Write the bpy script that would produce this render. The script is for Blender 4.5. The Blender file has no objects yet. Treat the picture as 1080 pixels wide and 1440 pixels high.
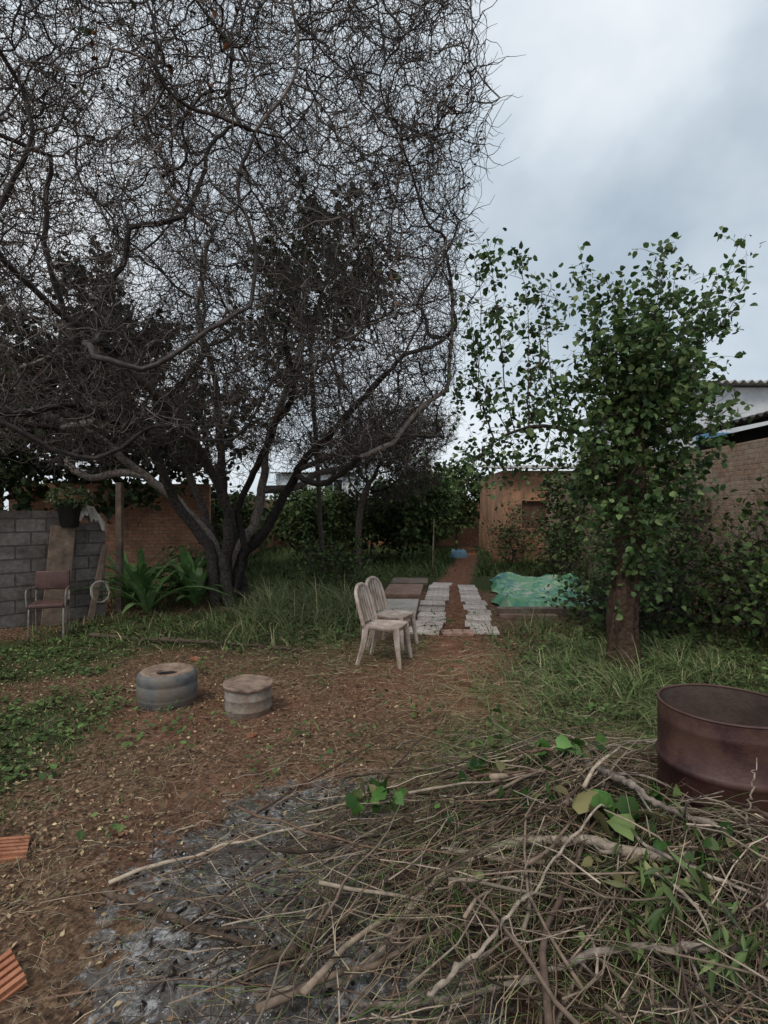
import bpy, math
import numpy as np
R=np.random.default_rng(11)
S=bpy.context.scene
COL=S.collection
# ------------------------------------------------------------ helpers
def gz(x,y):
    x=np.asarray(x,float);y=np.asarray(y,float)
    z=.022*np.sin(1.3*x+.5)*np.cos(1.1*y+.2)+.012*np.sin(3.1*x+1.7*y)+.008*np.sin(6.3*x-4.2*y+1)+.005*np.sin(11*x+9*y)*np.sin(8*y-5*x)
    f=np.exp(-(np.hypot(x,y-6)/16)**4)
    return z*f
class Geo:
    def __init__(s): s.V=[];s.F=[];s.C=[];s.n=0
    def add(s,V,F,c=None):
        V=np.asarray(V,float).reshape(-1,3)
        if not isinstance(F,list) or (len(F) and not isinstance(F[0],np.ndarray)): F=[np.asarray(F,int)]
        for f in F:
            if len(f): s.F.append(f+s.n)
        s.V.append(V)
        if c is None: c=(1,1,1)
        c=np.asarray(c,float)
        if c.ndim==1: c=np.tile(c,(len(V),1))
        s.C.append(c); s.n+=len(V)
        return s
    def mesh(s,name,mat,smooth=True,off=(0,0,0)):
        V=np.concatenate(s.V)-np.array(off,float)
        me=bpy.data.meshes.new(name)
        me.vertices.add(len(V)); me.vertices.foreach_set('co',V.astype(np.float32).ravel())
        nl=sum(f.size for f in s.F); nf=sum(len(f) for f in s.F)
        me.loops.add(nl); me.polygons.add(nf)
        me.loops.foreach_set('vertex_index',np.concatenate([f.ravel() for f in s.F]).astype(np.int32))
        tot=np.concatenate([np.full(len(f),f.shape[1]) for f in s.F])
        st=np.concatenate([[0],np.cumsum(tot)[:-1]])
        me.polygons.foreach_set('loop_start',st.astype(np.int32))
        me.update(calc_edges=True)
        me.polygons.foreach_set('use_smooth',np.full(nf,bool(smooth)))
        C=np.concatenate(s.C); C=np.hstack([C,np.ones((len(C),1))])
        a=me.color_attributes.new('Col','FLOAT_COLOR','POINT'); a.data.foreach_set('color',C.astype(np.float32).ravel())
        me.materials.append(mat)
        return me
def setp(o,label=None,category=None,group=None,kind=None):
    if label:o['label']=label
    if category:o['category']=category
    if group:o['group']=group
    if kind:o['kind']=kind
def obj(name,me,loc=(0,0,0),rz=0,parent=None,**k):
    o=bpy.data.objects.new(name,me); COL.objects.link(o); o.location=loc; o.rotation_euler=(0,0,rz)
    if parent: o.parent=parent
    setp(o,**k); return o
def empty(name,loc,rz=0,**k):
    o=bpy.data.objects.new(name,None); COL.objects.link(o); o.location=loc;o.rotation_euler=(0,0,rz);o.empty_display_size=.2
    setp(o,**k); return o
def nrm(v): return v/np.maximum(np.linalg.norm(v,axis=-1,keepdims=True),1e-9)
def tubes(P,Rd,sides=4,close=True):
    P=np.asarray(P,float);Rd=np.asarray(Rd,float)
    N,k,_=P.shape
    T=nrm(np.gradient(P,axis=1))
    m=nrm(P[:,-1]-P[:,0])
    ref=np.zeros((N,3)); ref[np.arange(N),np.argmin(np.abs(m),axis=1)]=1
    A=nrm(np.cross(T,ref[:,None,:])); B=np.cross(T,A)
    th=np.arange(sides)*2*math.pi/sides
    ring=A[:,:,None,:]*np.cos(th)[None,None,:,None]+B[:,:,None,:]*np.sin(th)[None,None,:,None]
    V=P[:,:,None,:]+ring*Rd[:,:,None,None]
    i=np.arange(k-1)[:,None]*sides; j=np.arange(sides)[None,:]; j2=(j+1)%sides
    q=np.stack([i+j,i+j2,i+sides+j2,i+sides+j],-1).reshape(-1,4)
    F=(q[None]+(np.arange(N)*k*sides)[:,None,None]).reshape(-1,4)
    out=[F]
    if close and sides>=4:
        e=(np.arange(N)*k*sides)[:,None]+(k-1)*sides+np.arange(sides)[None]
        s=(np.arange(N)*k*sides)[:,None]+np.arange(sides)[None,::-1]
        out+= [e,s]
    return V.reshape(-1,3),out
def tube(pts,r,sides=8):
    pts=np.asarray(pts,float); r=np.full(len(pts),r) if np.isscalar(r) else np.asarray(r,float)
    return tubes(pts[None],r[None],sides)
def spline(pts,n):
    pts=np.asarray(pts,float);m=len(pts)
    Q=np.vstack([2*pts[0]-pts[1],pts,2*pts[-1]-pts[-2]])
    t=np.linspace(0,m-1-1e-6,n);i=t.astype(int);f=(t-i)[:,None]
    p0,p1,p2,p3=Q[i],Q[i+1],Q[i+2],Q[i+3]
    return .5*((2*p1)+(-p0+p2)*f+(2*p0-5*p1+4*p2-p3)*f**2+(-p0+3*p1-3*p2+p3)*f**3)
def box(c,s,bev=0.0):
    cx,cy,cz=c;sx,sy,sz=[a/2 for a in s]
    if bev<=0:
        V=[(cx+a*sx,cy+b*sy,cz+d*sz) for d in(-1,1) for b in(-1,1) for a in(-1,1)]
        F=[(0,2,3,1),(4,5,7,6),(0,1,5,4),(2,6,7,3),(0,4,6,2),(1,3,7,5)]
        return np.array(V),np.array(F)
    import bmesh
    bm=bmesh.new(); bmesh.ops.create_cube(bm,size=1)
    for v in bm.verts: v.co=(cx+v.co.x*sx*2,cy+v.co.y*sy*2,cz+v.co.z*sz*2)
    bmesh.ops.bevel(bm,geom=bm.edges[:],offset=bev,segments=2,affect='EDGES',profile=.6)
    bm.verts.index_update()
    V=np.array([v.co[:] for v in bm.verts]); q=[];t=[]
    for f in bm.faces:
        ix=[v.index for v in f.verts]; (q if len(ix)==4 else t).append(ix)
    bm.free()
    F=[np.array(q,int)]
    if t: F.append(np.array([x for x in t if len(x)==3],int))
    return V,F
def lathe(prof,n=48,wob=0,seed=0):
    prof=np.array(prof,float);k=len(prof);th=np.arange(n)*2*math.pi/n
    w=1+wob*(np.sin(2*th+seed)+.5*np.sin(5*th+2*seed))
    V=np.stack([prof[:,0][:,None]*np.cos(th)*w,prof[:,0][:,None]*np.sin(th)*w,np.repeat(prof[:,1][:,None],n,1)],-1).reshape(-1,3)
    i=np.arange(k-1)[:,None]*n;j=np.arange(n)[None];j2=(j+1)%n
    F=np.stack([i+j,i+j2,i+n+j2,i+n+j],-1).reshape(-1,4)
    return V,F
LEAF=(np.array([(0,0,0),(-.40,.22,.07),(-.34,.6,.06),(0,1,-.10),(.34,.6,.06),(.40,.22,.07),(0,.42,0)]),
      np.array([(0,6,1),(1,6,2),(2,6,3),(3,6,4),(4,6,5),(5,6,0)]))
DIA=(np.array([(0,0,0),(-.3,.45,.08),(0,1,-.05),(.3,.45,.08)]),np.array([(0,2,1),(0,3,2)]))
LANCE=(np.array([(0,0,0),(-.11,.35,.04),(0,1,-.15),(.11,.35,.04)]),np.array([(0,2,1),(0,3,2)]))
def leaves(pos,d,nor,size,tmpl):
    T,F=tmpl;N=len(pos)
    d=nrm(d);x=nrm(np.cross(d,nor));z=np.cross(x,d)
    V=pos[:,None]+size[:,None,None]*(T[None,:,0:1]*x[:,None]+T[None,:,1:2]*d[:,None]+T[None,:,2:3]*z[:,None])
    FF=(F[None]+(np.arange(N)*len(T))[:,None,None]).reshape(-1,3)
    return V.reshape(-1,3),FF
def cols(N,m,pal,var=.25):
    pal=np.array(pal);c=pal[R.integers(0,len(pal),N)]*(1+R.uniform(-var,var,(N,1)))
    return np.repeat(c,m,0)
def rv(n): return nrm(R.normal(size=(n,3)))
# ------------------------------------------------------------ materials
def newmat(name):
    m=bpy.data.materials.new(name);m.use_nodes=True;nt=m.node_tree
    b=nt.nodes['Principled BSDF'];return m,nt,b
def N_(nt,t,**k):
    n=nt.nodes.new(t)
    for a,v in k.items():
        if hasattr(n,a): setattr(n,a,v)
        else: n.inputs[a].default_value=v
    return n
def noise(nt,vec,scale,detail=6,rough=.6,dist=0):
    n=nt.nodes.new('ShaderNodeTexNoise');n.inputs['Scale'].default_value=scale;n.inputs['Detail'].default_value=detail
    n.inputs['Roughness'].default_value=rough;n.inputs['Distortion'].default_value=dist
    nt.links.new(vec,n.inputs['Vector']);return n.outputs['Fac']
def ramp(nt,fac,stops):
    n=nt.nodes.new('ShaderNodeValToRGB');e=n.color_ramp.elements
    while len(e)<len(stops): e.new(.5)
    for i,(p,c) in enumerate(stops):
        e[i].position=p; e[i].color=(*c,1) if not np.isscalar(c) else (c,c,c,1)
    nt.links.new(fac,n.inputs['Fac']);return n.outputs['Color']
def mix(nt,fac,a,b,mode='MIX'):
    n=nt.nodes.new('ShaderNodeMix');n.data_type='RGBA';n.blend_type=mode
    for i,v in ((0,fac),(6,a),(7,b)):
        if hasattr(v,'is_output'): nt.links.new(v,n.inputs[i])
        elif i==0: n.inputs[0].default_value=v
        else: n.inputs[i].default_value=(*v,1)
    return n.outputs[2]
def bump(nt,b,h,st,dist=.02):
    n=nt.nodes.new('ShaderNodeBump');n.inputs['Strength'].default_value=st;n.inputs['Distance'].default_value=dist
    nt.links.new(h,n.inputs['Height']);nt.links.new(n.outputs['Normal'],b.inputs['Normal'])
def mat_attr(name,rough=.7,transl=0,ns=9,lo=.55,hi=1.35,bm=0,bs=60,spec=.3):
    m,nt,b=newmat(name);tc=N_(nt,'ShaderNodeTexCoord').outputs['Object']
    at=nt.nodes.new('ShaderNodeAttribute');at.attribute_name='Col'
    r=ramp(nt,noise(nt,tc,ns,3),[(.3,lo),(.7,hi)])
    c=mix(nt,1.0,at.outputs['Color'],r,'MULTIPLY')
    nt.links.new(c,b.inputs['Base Color']);b.inputs['Roughness'].default_value=rough
    b.inputs['Specular IOR Level'].default_value=spec
    if bm: bump(nt,b,noise(nt,tc,bs,6,.7),bm)
    if transl:
        t=nt.nodes.new('ShaderNodeBsdfTranslucent');nt.links.new(c,t.inputs['Color'])
        mx=nt.nodes.new('ShaderNodeMixShader');mx.inputs[0].default_value=transl
        nt.links.new(b.outputs[0],mx.inputs[1]);nt.links.new(t.outputs[0],mx.inputs[2])
        nt.links.new(mx.outputs[0],nt.nodes['Material Output'].inputs['Surface'])
    return m
def mat_noise(name,stops,scale=6,rough=.8,bm=.4,bs=40,detail=8,dist=0,metal=0,stain=None,sscale=1.5):
    m,nt,b=newmat(name);tc=N_(nt,'ShaderNodeTexCoord').outputs['Object']
    c=ramp(nt,noise(nt,tc,scale,detail,.65,dist),stops)
    if stain:
        f=ramp(nt,noise(nt,tc,sscale,6,.7),[(.42,0.0),(.62,1.0)]); c=mix(nt,f,c,stain)
    nt.links.new(c,b.inputs['Base Color']);b.inputs['Roughness'].default_value=rough;b.inputs['Metallic'].default_value=metal
    if bm: bump(nt,b,noise(nt,tc,bs,8,.7),bm)
    return m
def mat_brick(name,c1,c2,mort,bw,rh,ms=.012,stain=(.05,.045,.03),stamt=.6,lo=.42,hi=.68,ss=1.6):
    m,nt,b=newmat(name);tc=N_(nt,'ShaderNodeTexCoord').outputs['Object']
    sp=nt.nodes.new('ShaderNodeSeparateXYZ');nt.links.new(tc,sp.inputs[0])
    ad=nt.nodes.new('ShaderNodeMath');nt.links.new(sp.outputs[0],ad.inputs[0]);nt.links.new(sp.outputs[1],ad.inputs[1])
    cb=nt.nodes.new('ShaderNodeCombineXYZ');nt.links.new(ad.outputs[0],cb.inputs[0]);nt.links.new(sp.outputs[2],cb.inputs[1])
    br=nt.nodes.new('ShaderNodeTexBrick');nt.links.new(cb.outputs[0],br.inputs['Vector'])
    br.inputs['Color1'].default_value=(*c1,1);br.inputs['Color2'].default_value=(*c2,1);br.inputs['Mortar'].default_value=(*mort,1)
    br.inputs['Scale'].default_value=1;br.inputs['Mortar Size'].default_value=ms;br.inputs['Brick Width'].default_value=bw;br.inputs['Row Height'].default_value=rh
    br.inputs['Mortar Smooth'].default_value=.3
    n1=noise(nt,tc,14,8,.7)
    f=ramp(nt,noise(nt,tc,ss,7,.7),[(lo,0.0),(hi,stamt)]);c=mix(nt,f,br.outputs['Color'],stain)
    c=mix(nt,1.0,c,ramp(nt,n1,[(.3,.55),(.7,1.35)]),'MULTIPLY')
    nt.links.new(c,b.inputs['Base Color']);b.inputs['Roughness'].default_value=.9
    ma=nt.nodes.new('ShaderNodeMath');ma.operation='MULTIPLY_ADD';nt.links.new(br.outputs['Fac'],ma.inputs[0]);ma.inputs[1].default_value=-1
    nt.links.new(n1,ma.inputs[2]);bump(nt,b,ma.outputs[0],.7,.01)
    return m
M_bark=mat_attr('bark_dark',.9,0,12,.5,1.6,0,70,.15)
M_bark2=mat_attr('bark_rough',.9,0,22,.45,1.6,.8,45,.15)
M_leaf=mat_attr('leaf_green',.5,.3,4,.6,1.35,0,60,.35)
M_bgleaf=mat_attr('leaf_dark',.7,0,3,.6,1.35,0,60,.2)
M_grass=mat_attr('grass_blades',.65,0,3,.65,1.3,0,60,.2)
M_litter=mat_attr('dry_litter',.85,0,20,.6,1.3,0,60,.15)
M_ash=mat_attr('ash_matte',1.0,0,8,.6,1.3,0,60,0)
M_wood=mat_noise('weathered_board',[(.3,(.09,.065,.05)),(.55,(.2,.145,.11)),(.75,(.33,.26,.2))],7,.85,.5,50)
M_plastic=mat_noise('dirty_beige_plastic',[(.3,(.34,.27,.23)),(.5,(.56,.47,.42)),(.75,(.66,.57,.52))],9,.5,.1,60,stain=(.33,.25,.2),sscale=6)
M_block=mat_brick('concrete_block_wall',(.16,.14,.13),(.25,.225,.21),(.09,.08,.075),.4,.2,.014,(.06,.045,.038),.9)
M_brick=mat_brick('clay_brick_wall',(.36,.15,.08),(.46,.23,.13),(.22,.17,.13),.24,.08,.012,(.1,.07,.05),.7)
M_orange=mat_noise('clay_plaster',[(.3,(.28,.13,.075)),(.5,(.46,.24,.14)),(.75,(.52,.31,.2))],2.5,.9,.3,30,stain=(.24,.15,.1))
M_oldwall=mat_brick('patchy_plaster_over_brick',(.30,.17,.11),(.38,.24,.16),(.24,.18,.14),.22,.075,.012,(.36,.275,.21),.95,.40,.50,1.3)
M_plaster=mat_noise('stained_plaster',[(.3,(.22,.15,.105)),(.5,(.35,.26,.195)),(.75,(.46,.37,.30))],2.2,.9,.4,30,stain=(.16,.11,.08),sscale=1.1)
M_white=mat_noise('white_paint',[(.3,(.5,.54,.58)),(.5,(.72,.75,.78)),(.75,(.8,.82,.84))],1.8,.8,.2,30,stain=(.56,.6,.64),sscale=1.5)
M_cement=mat_noise('fibre_cement',[(.3,(.2,.19,.18)),(.5,(.34,.33,.32)),(.75,(.45,.44,.43))],4,.85,.3,30)
M_darkroof=mat_noise('dark_roof',[(.3,(.03,.03,.032)),(.6,(.07,.065,.065))],4,.8,.3,30)
M_dark=mat_noise('shade_and_pot_black',[(.3,(.012,.012,.012)),(.7,(.03,.028,.025))],4,.9,0)  # near-black: painted shade in shed and tub hole, also the pot's own colour
M_glass=mat_noise('window_glass',[(.3,(.02,.03,.04)),(.7,(.06,.07,.08))],2,.15,0)
# ------------------------------------------------------------ world
w=bpy.data.worlds.new('World');S.world=w;w.use_nodes=True;nt=w.node_tree
bg=nt.nodes['Background'];tc=nt.nodes.new('ShaderNodeTexCoord').outputs['Generated']
sky=nt.nodes.new('ShaderNodeTexSky');sky.sky_type='NISHITA';sky.sun_disc=False
SUN_EL,SUN_AZ=math.radians(52),math.radians(-150)
sky.sun_elevation=SUN_EL;sky.sun_rotation=SUN_AZ
mp=nt.nodes.new('ShaderNodeMapping');nt.links.new(tc,mp.inputs[0]);mp.inputs['Scale'].default_value=(1,1,1.3);mp.inputs['Location'].default_value=(.35,.1,.2)
n1=noise(nt,mp.outputs[0],1.8,6,.5,.35)
cl=ramp(nt,n1,[(.30,(4.6,5.5,6.4)),(.43,(6.3,7.2,8.0)),(.54,(8.3,9.0,9.6)),(.68,(10.0,10.4,10.7))])
c=mix(nt,.9,sky.outputs[0],cl)
nt.links.new(c,bg.inputs['Color']);bg.inputs['Strength'].default_value=.1
sl=bpy.data.lights.new('sun','SUN');sl.energy=1.5;sl.angle=math.radians(14);sl.color=(1,.90,.78)
so=obj('sun_light',sl,(0,0,20))
from mathutils import Vector
sd=Vector((math.sin(SUN_AZ)*math.cos(SUN_EL),math.cos(SUN_AZ)*math.cos(SUN_EL),math.sin(SUN_EL)))
so.rotation_euler=sd.to_track_quat('Z','Y').to_euler()
# ------------------------------------------------------------ camera
cam=bpy.data.cameras.new('camera');cam.sensor_fit='VERTICAL';cam.sensor_height=36;cam.lens=19.0;cam.clip_start=.05;cam.clip_end=1500
co=obj('camera',cam,(0,0,1.7));co.rotation_euler=(math.radians(90),0,0);S.camera=co
S.view_settings.view_transform='Standard';S.view_settings.look='None';S.view_settings.exposure=0
# ------------------------------------------------------------ masks
def el(x,y,cx,cy,rx,ry,rot=0):
    c,s=math.cos(rot),math.sin(rot);dx=x-cx;dy=y-cy;u=(dx*c+dy*s)/rx;v=(-dx*s+dy*c)/ry
    return np.clip(1.6-1.6*np.sqrt(u*u+v*v)+.0,0,1)
def patch(x,y,s=1.0):
    return .5+.5*np.sin(2.1*x*s+1.3*np.sin(1.7*y*s))*np.sin(1.9*y*s+1.1*np.sin(2.3*x*s))
def ash(x,y):
    def soft(cx,cy,rx,ry): return np.clip(1.25-1.0*np.sqrt(((x-cx)/rx)**2+((y-cy)/ry)**2),0,1)
    a=np.maximum.reduce([soft(-.36,2.3,.82,1.1),soft(-.2,3.15,.42,.42)*.8,soft(1.2,1.75,.45,.3)])
    return np.clip(a*1.1-.30*patch(x+.3,y,2.3)*patch(x,y+.4,5.1)-.16*patch(x,y,7.7),0,1)
def pathm(x,y):
    cx=np.interp(y,[5,7.5,12.7,20,30],[.9,1.0,1.62,3.1,4.5]);return np.clip(1.5-np.abs(x-cx)/.42,0,1)*(y>4.5)
def dirt(x,y):
    return np.maximum.reduce([el(x,y,.3,5.4,1.7,2.3),el(x,y,-1.5,4.6,2.2,1.5),pathm(x,y),el(x,y,-.6,3.0,2,1.6)])
def green(x,y):
    return np.maximum.reduce([el(x,y,-1.3,8.8,1.6,3.0)*1.0,el(x,y,3.2,5.6,2.3,2.9),el(x,y,-3,7.9,2.6,1.7)*.9,el(x,y,-2.9,3.8,1.0,1.6)*.9,
        np.clip((y-10.5)/2,0,1)*.9,el(x,y,2.2,4.0,1.6,1.6)*.9,el(x,y,-4.3,6.2,1.9,1.5)*.8,el(x,y,.8,3.9,.6,.5)*.7])*(1-pathm(x,y))
# ------------------------------------------------------------ ground
def axis(lo,hi,st,far):
    mid=np.arange(lo,hi+1e-6,st);g=[];d=st
    a=hi
    while a<far: d*=1.25;a+=d;g.append(a)
    g2=[];d=st;a=lo
    while a>-far: d*=1.25;a-=d;g2.append(a)
    return np.array(g2[::-1]+list(mid)+g)
xs=axis(-6.5,6,.05,400);ys=axis(1.0,14,.05,400)
X,Y=np.meshgrid(xs,ys);nz=gz(X,Y)
near=np.exp(-(np.hypot(X,Y-5)/9)**4)
nz=nz+near*R.normal(0,.005,X.shape)
V=np.stack([X,Y,nz],-1).reshape(-1,3);nx,ny=len(xs),len(ys)
i=np.arange(ny-1)[:,None]*nx;j=np.arange(nx-1)[None]
F=np.stack([i+j,i+j+1,i+nx+j+1,i+nx+j],-1).reshape(-1,4)
C=np.stack([ash(X,Y),green(X,Y),np.maximum(dirt(X,Y)*.7,pathm(X,Y))],-1).reshape(-1,3)
m,nt,b=newmat('yard_soil');tc=N_(nt,'ShaderNodeTexCoord').outputs['Object']
at=nt.nodes.new('ShaderNodeAttribute');at.attribute_name='Col'
sp=nt.nodes.new('ShaderNodeSeparateColor');nt.links.new(at.outputs['Color'],sp.inputs[0])
nb=noise(nt,tc,2.2,8,.7);nf=noise(nt,tc,28,8,.75);nm=noise(nt,tc,9,8,.7)
soil=ramp(nt,nm,[(.3,(.09,.046,.032)),(.5,(.215,.108,.072)),(.7,(.31,.175,.12))])
soil=mix(nt,1.0,soil,ramp(nt,nf,[(.35,.6),(.65,1.25)]),'MULTIPLY')
lit=ramp(nt,nf,[(.35,(.045,.03,.022)),(.5,(.14,.088,.058)),(.62,(.28,.19,.125)),(.72,(.42,.32,.21))])
def thr(ch,n,k,lo,hi):
    a=nt.nodes.new('ShaderNodeMath');a.operation='MULTIPLY_ADD';nt.links.new(n,a.inputs[0]);a.inputs[1].default_value=k;nt.links.new(ch,a.inputs[2])
    return ramp(nt,a.outputs[0],[(lo,0.0),(hi,1.0)])
inv=nt.nodes.new('ShaderNodeMath');inv.operation='SUBTRACT';inv.inputs[0].default_value=1;nt.links.new(sp.outputs[2],inv.inputs[1])
c=mix(nt,thr(inv.outputs[0],nb,.9,.55,.95),soil,lit)
grn=ramp(nt,nf,[(.3,(.02,.024,.012)),(.55,(.065,.078,.035)),(.75,(.15,.155,.08))])
c=mix(nt,thr(sp.outputs[1],nb,.8,.66,1.0),c,grn)
# ash: blotchy greys, thin at the edge where soil shows through
asc=ramp(nt,nf,[(.36,(.04,.04,.04)),(.46,(.15,.15,.15)),(.56,(.34,.34,.34)),(.68,(.66,.66,.67))])
blot=noise(nt,tc,4.2,9,.75,.4)
asc=mix(nt,ramp(nt,blot,[(.40,.0),(.50,.75)]),asc,(.10,.088,.078))
asc=mix(nt,ramp(nt,noise(nt,tc,7,9,.8),[(.55,0.0),(.63,.7)]),asc,(.55,.55,.56))
c=mix(nt,thr(sp.outputs[0],nm,1.5,.95,1.45),c,asc)
nt.links.new(c,b.inputs['Base Color']);b.inputs['Roughness'].default_value=1;b.inputs['Specular IOR Level'].default_value=0
bump(nt,b,nf,.7,.025)
obj('ground',Geo().add(V,[F],C).mesh('ground',m),kind='structure')
# ------------------------------------------------------------ litter, ash flakes
def scatter(n,x0,x1,y0,y1,dens):
    x=R.uniform(x0,x1,n);y=R.uniform(y0,y1,n);k=R.random(n)<dens(x,y);return x[k],y[k]
g=Geo()
x,y=scatter(150000,-6,3,1.5,9.5,lambda x,y:np.clip((.2+.8*patch(x,y,1.3)*(.5+.5*patch(x,y,3.3)))*(1-.97*np.clip(ash(x,y)*1.6,0,1))*(1-.6*pathm(x,y))*(1-.75*el(x,y,.7,5.6,1.0,1.8)),0,1)*np.clip(2.8/y,.25,1)**1.5)
n=len(x);p=np.stack([x,y,gz(x,y)+R.uniform(.002,.025,n)],-1);d=rv(n);d[:,2]*=.5;no=rv(n);no[:,2]=np.abs(no[:,2])+.6
V,F=leaves(p,d,no,R.uniform(.01,.036,n),DIA)
g.add(V,[F],cols(n,4,[(.30,.20,.12),(.22,.14,.085),(.12,.07,.045),(.46,.36,.21),(.08,.05,.035),(.26,.14,.09),(.22,.18,.1),(.34,.24,.15),(.17,.1,.065)],.4))
obj('leaf_litter',g.mesh('leaf_litter',M_litter),kind='stuff',label='dry brown and yellow fallen leaves over red soil')
g=Geo()
x,y=scatter(26000,-1.5,1.7,1.5,3.7,lambda x,y:np.clip((ash(x,y)-.08)*1.3,0,1)*(patch(x,y,4.7)*patch(x+.7,y,9)>.24)*.8)
n=len(x);p=np.stack([x,y,gz(x,y)+R.uniform(.002,.012,n)],-1);d=rv(n);d[:,2]*=.3;no=rv(n)*.5;no[:,2]=np.abs(no[:,2])+.9
V,F=leaves(p,d,no,R.uniform(.004,.014,n),DIA)
g.add(V,[F],cols(n,4,[(.5,.5,.5),(.35,.35,.35),(.7,.7,.71),(.05,.05,.05),(.2,.2,.2),(.03,.03,.03)]))
x,y=scatter(1500,-1.4,1.6,1.5,3.5,lambda x,y:np.clip(ash(x,y)*1.5,0,1));n=len(x)
p=np.stack([x,y,gz(x,y)+.006],-1)[:,None]+np.cumsum(R.normal(0,.012,(n,3,3))*[1,1,.3],1)
V,F=tubes(p,R.uniform(.002,.008,(n,3)),4);g.add(V,F,cols(n,12,[(.02,.02,.02),(.05,.04,.035)]))
obj('ash_flakes',g.mesh('ash_flakes',M_ash),kind='stuff',label='matte grey and white ash with charcoal on soil')
# ------------------------------------------------------------ grass
def grass(x,y,h,wd,pal,g,lean=.6,k=5,stiff=1.6,tuft=.12):
    n=len(x)
    if tuft:
        q=.16;cx=(np.floor(x/q)+.5)*q;cy=(np.floor(y/q)+.5)*q
        hx=np.sin(cx*91.7+cy*47.3)*43758.5;hy=np.sin(cx*31.1+cy*83.9)*24634.6
        cx=cx+(hx-np.floor(hx)-.5)*q;cy=cy+(hy-np.floor(hy)-.5)*q
        m=R.random(n)<.75;x=np.where(m,cx+(x-cx)*.35,x);y=np.where(m,cy+(y-cy)*.35,y)
        h=h*(.55+.8*(hx-np.floor(hx)))
    a=R.uniform(0,2*math.pi,n)*.8+2.5*patch(x,y,1.4);L=h*R.uniform(.35,1.3,n);ln=lean*R.uniform(.3,1.6,n)
    t=np.linspace(0,1,k)[None,:]
    r=L[:,None]*ln[:,None]*t**stiff;z=L[:,None]*(t-.4*ln[:,None]*t**2.4)
    P=np.stack([x[:,None]+np.cos(a)[:,None]*r,y[:,None]+np.sin(a)[:,None]*r,gz(x,y)[:,None]-.01+np.maximum(z,0)],-1)
    a2=a+math.pi/2+R.uniform(-.9,.9,n)
    sd=np.stack([np.cos(a2),np.sin(a2),np.zeros(n)],-1)[:,None]*(wd*(1-t**1.5*.9))[...,None]*R.uniform(.6,1.3,(n,1,1))
    V=np.stack([P-sd,P+sd],2).reshape(-1,3)
    i=np.arange(k-1)*2;q=np.stack([i,i+1,i+3,i+2],-1)
    F=(q[None]+(np.arange(n)*k*2)[:,None,None]).reshape(-1,4)
    g.add(V,[F],cols(n,2*k,pal,.35))
GP=[(.10,.15,.05),(.135,.185,.07),(.075,.12,.038),(.22,.235,.11),(.30,.28,.16)]
DG=[(.045,.08,.025),(.065,.108,.032),(.10,.14,.045)]
STR=[(.38,.31,.19),(.31,.25,.15),(.47,.40,.27)]
g=Geo()
x,y=scatter(26000,-3.2,.4,6.3,12,lambda x,y:np.clip(el(x,y,-1.35,8.8,1.35,2.5),0,1)*(.1+.9*patch(x,y,1.9)))
grass(x,y,(.22+.5*patch(x,y,1.1)),.0055,GP,g,1.0)
x,y=scatter(50000,.8,5.4,2.9,9,lambda x,y:np.clip(el(x,y,3.1,5.4,2.8,3.0)*1.4,0,1)*(.1+.9*patch(x,y,1.7))*(1-el(x,y,1.0,6.5,1.1,1.6)))
grass(x,y,.1+.34*patch(x,y,1.2),.0052,GP+GP[:3],g,1.2)
x,y=scatter(22000,-5.5,5.5,9.5,24,lambda x,y:np.clip(.15+.85*patch(x,y,.9),0,1)*(1-pathm(x,y))*(1-((x>.0)&(x<5.2)&(y<14)&(y>8))))
grass(x,y,.3,.011,DG+GP[:3],g,.9,4)
x,y=scatter(13000,-5.4,-1.2,5.8,9.5,lambda x,y:np.clip(el(x,y,-3.1,7.9,2.3,1.6)*1.2,0,1)*(.1+.9*patch(x,y,2.2)))
grass(x,y,.17,.006,DG+GP[:2]+STR[:1],g,1.0,4)
x,y=scatter(20000,-4.6,-1.4,2.2,6.4,lambda x,y:np.clip(np.maximum(el(x,y,-2.9,3.8,1.2,1.9),el(x,y,-4,5.6,1.2,1.2)*.7),0,1)*(.05+.95*patch(x,y,2.7)))
grass(x,y,.08,.004,DG+GP[:2],g,1.0,4)
x,y=scatter(4500,-5,3,2.2,8,lambda x,y:(patch(x,y,3.1)>.72)*(ash(x,y)<.1))
grass(x,y,.1,.004,DG+GP,g,.9,4)
obj('grass',g.mesh('grass',M_grass),kind='stuff',label='patches of long green and yellowing grass')
def strands(n,xf,yf,zf,L,r0,pal,g,ang,dz=.05,k=6,curl=.25,sides=3):
    a=ang(n);L=R.uniform(*L,n);t=np.linspace(-.5,.5,k)[None]
    cu=R.normal(0,curl,n)[:,None]
    th=a[:,None]+cu*t*3+R.normal(0,.12,(n,k))
    s=L[:,None]/k
    px=xf[:,None]+np.cumsum(np.cos(th)*s,1)-np.cos(a)[:,None]*L[:,None]/2
    py=yf[:,None]+np.cumsum(np.sin(th)*s,1)-np.sin(a)[:,None]*L[:,None]/2
    pz=zf(px,py)+R.uniform(0,1,n)[:,None]*dz+R.normal(0,.13,n)[:,None]*t*L[:,None]*1.3+np.abs(R.normal(0,.01,(n,k)))
    pz=np.maximum(pz,gz(px,py)+.004)
    ok=(np.hypot(px-1.585,py-2.5)>.31).all(1)|(pz.min(1)>.84)
    px,py,pz=px[ok],py[ok],pz[ok];n=len(px)
    r=(r0*R.uniform(.5,1.5,n))[:,None]*np.linspace(1.2,.5,k)[None]
    V,F=tubes(np.stack([px,py,pz],-1),r,sides)
    g.add(V,F,cols(n,k*sides,pal,.4))
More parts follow.
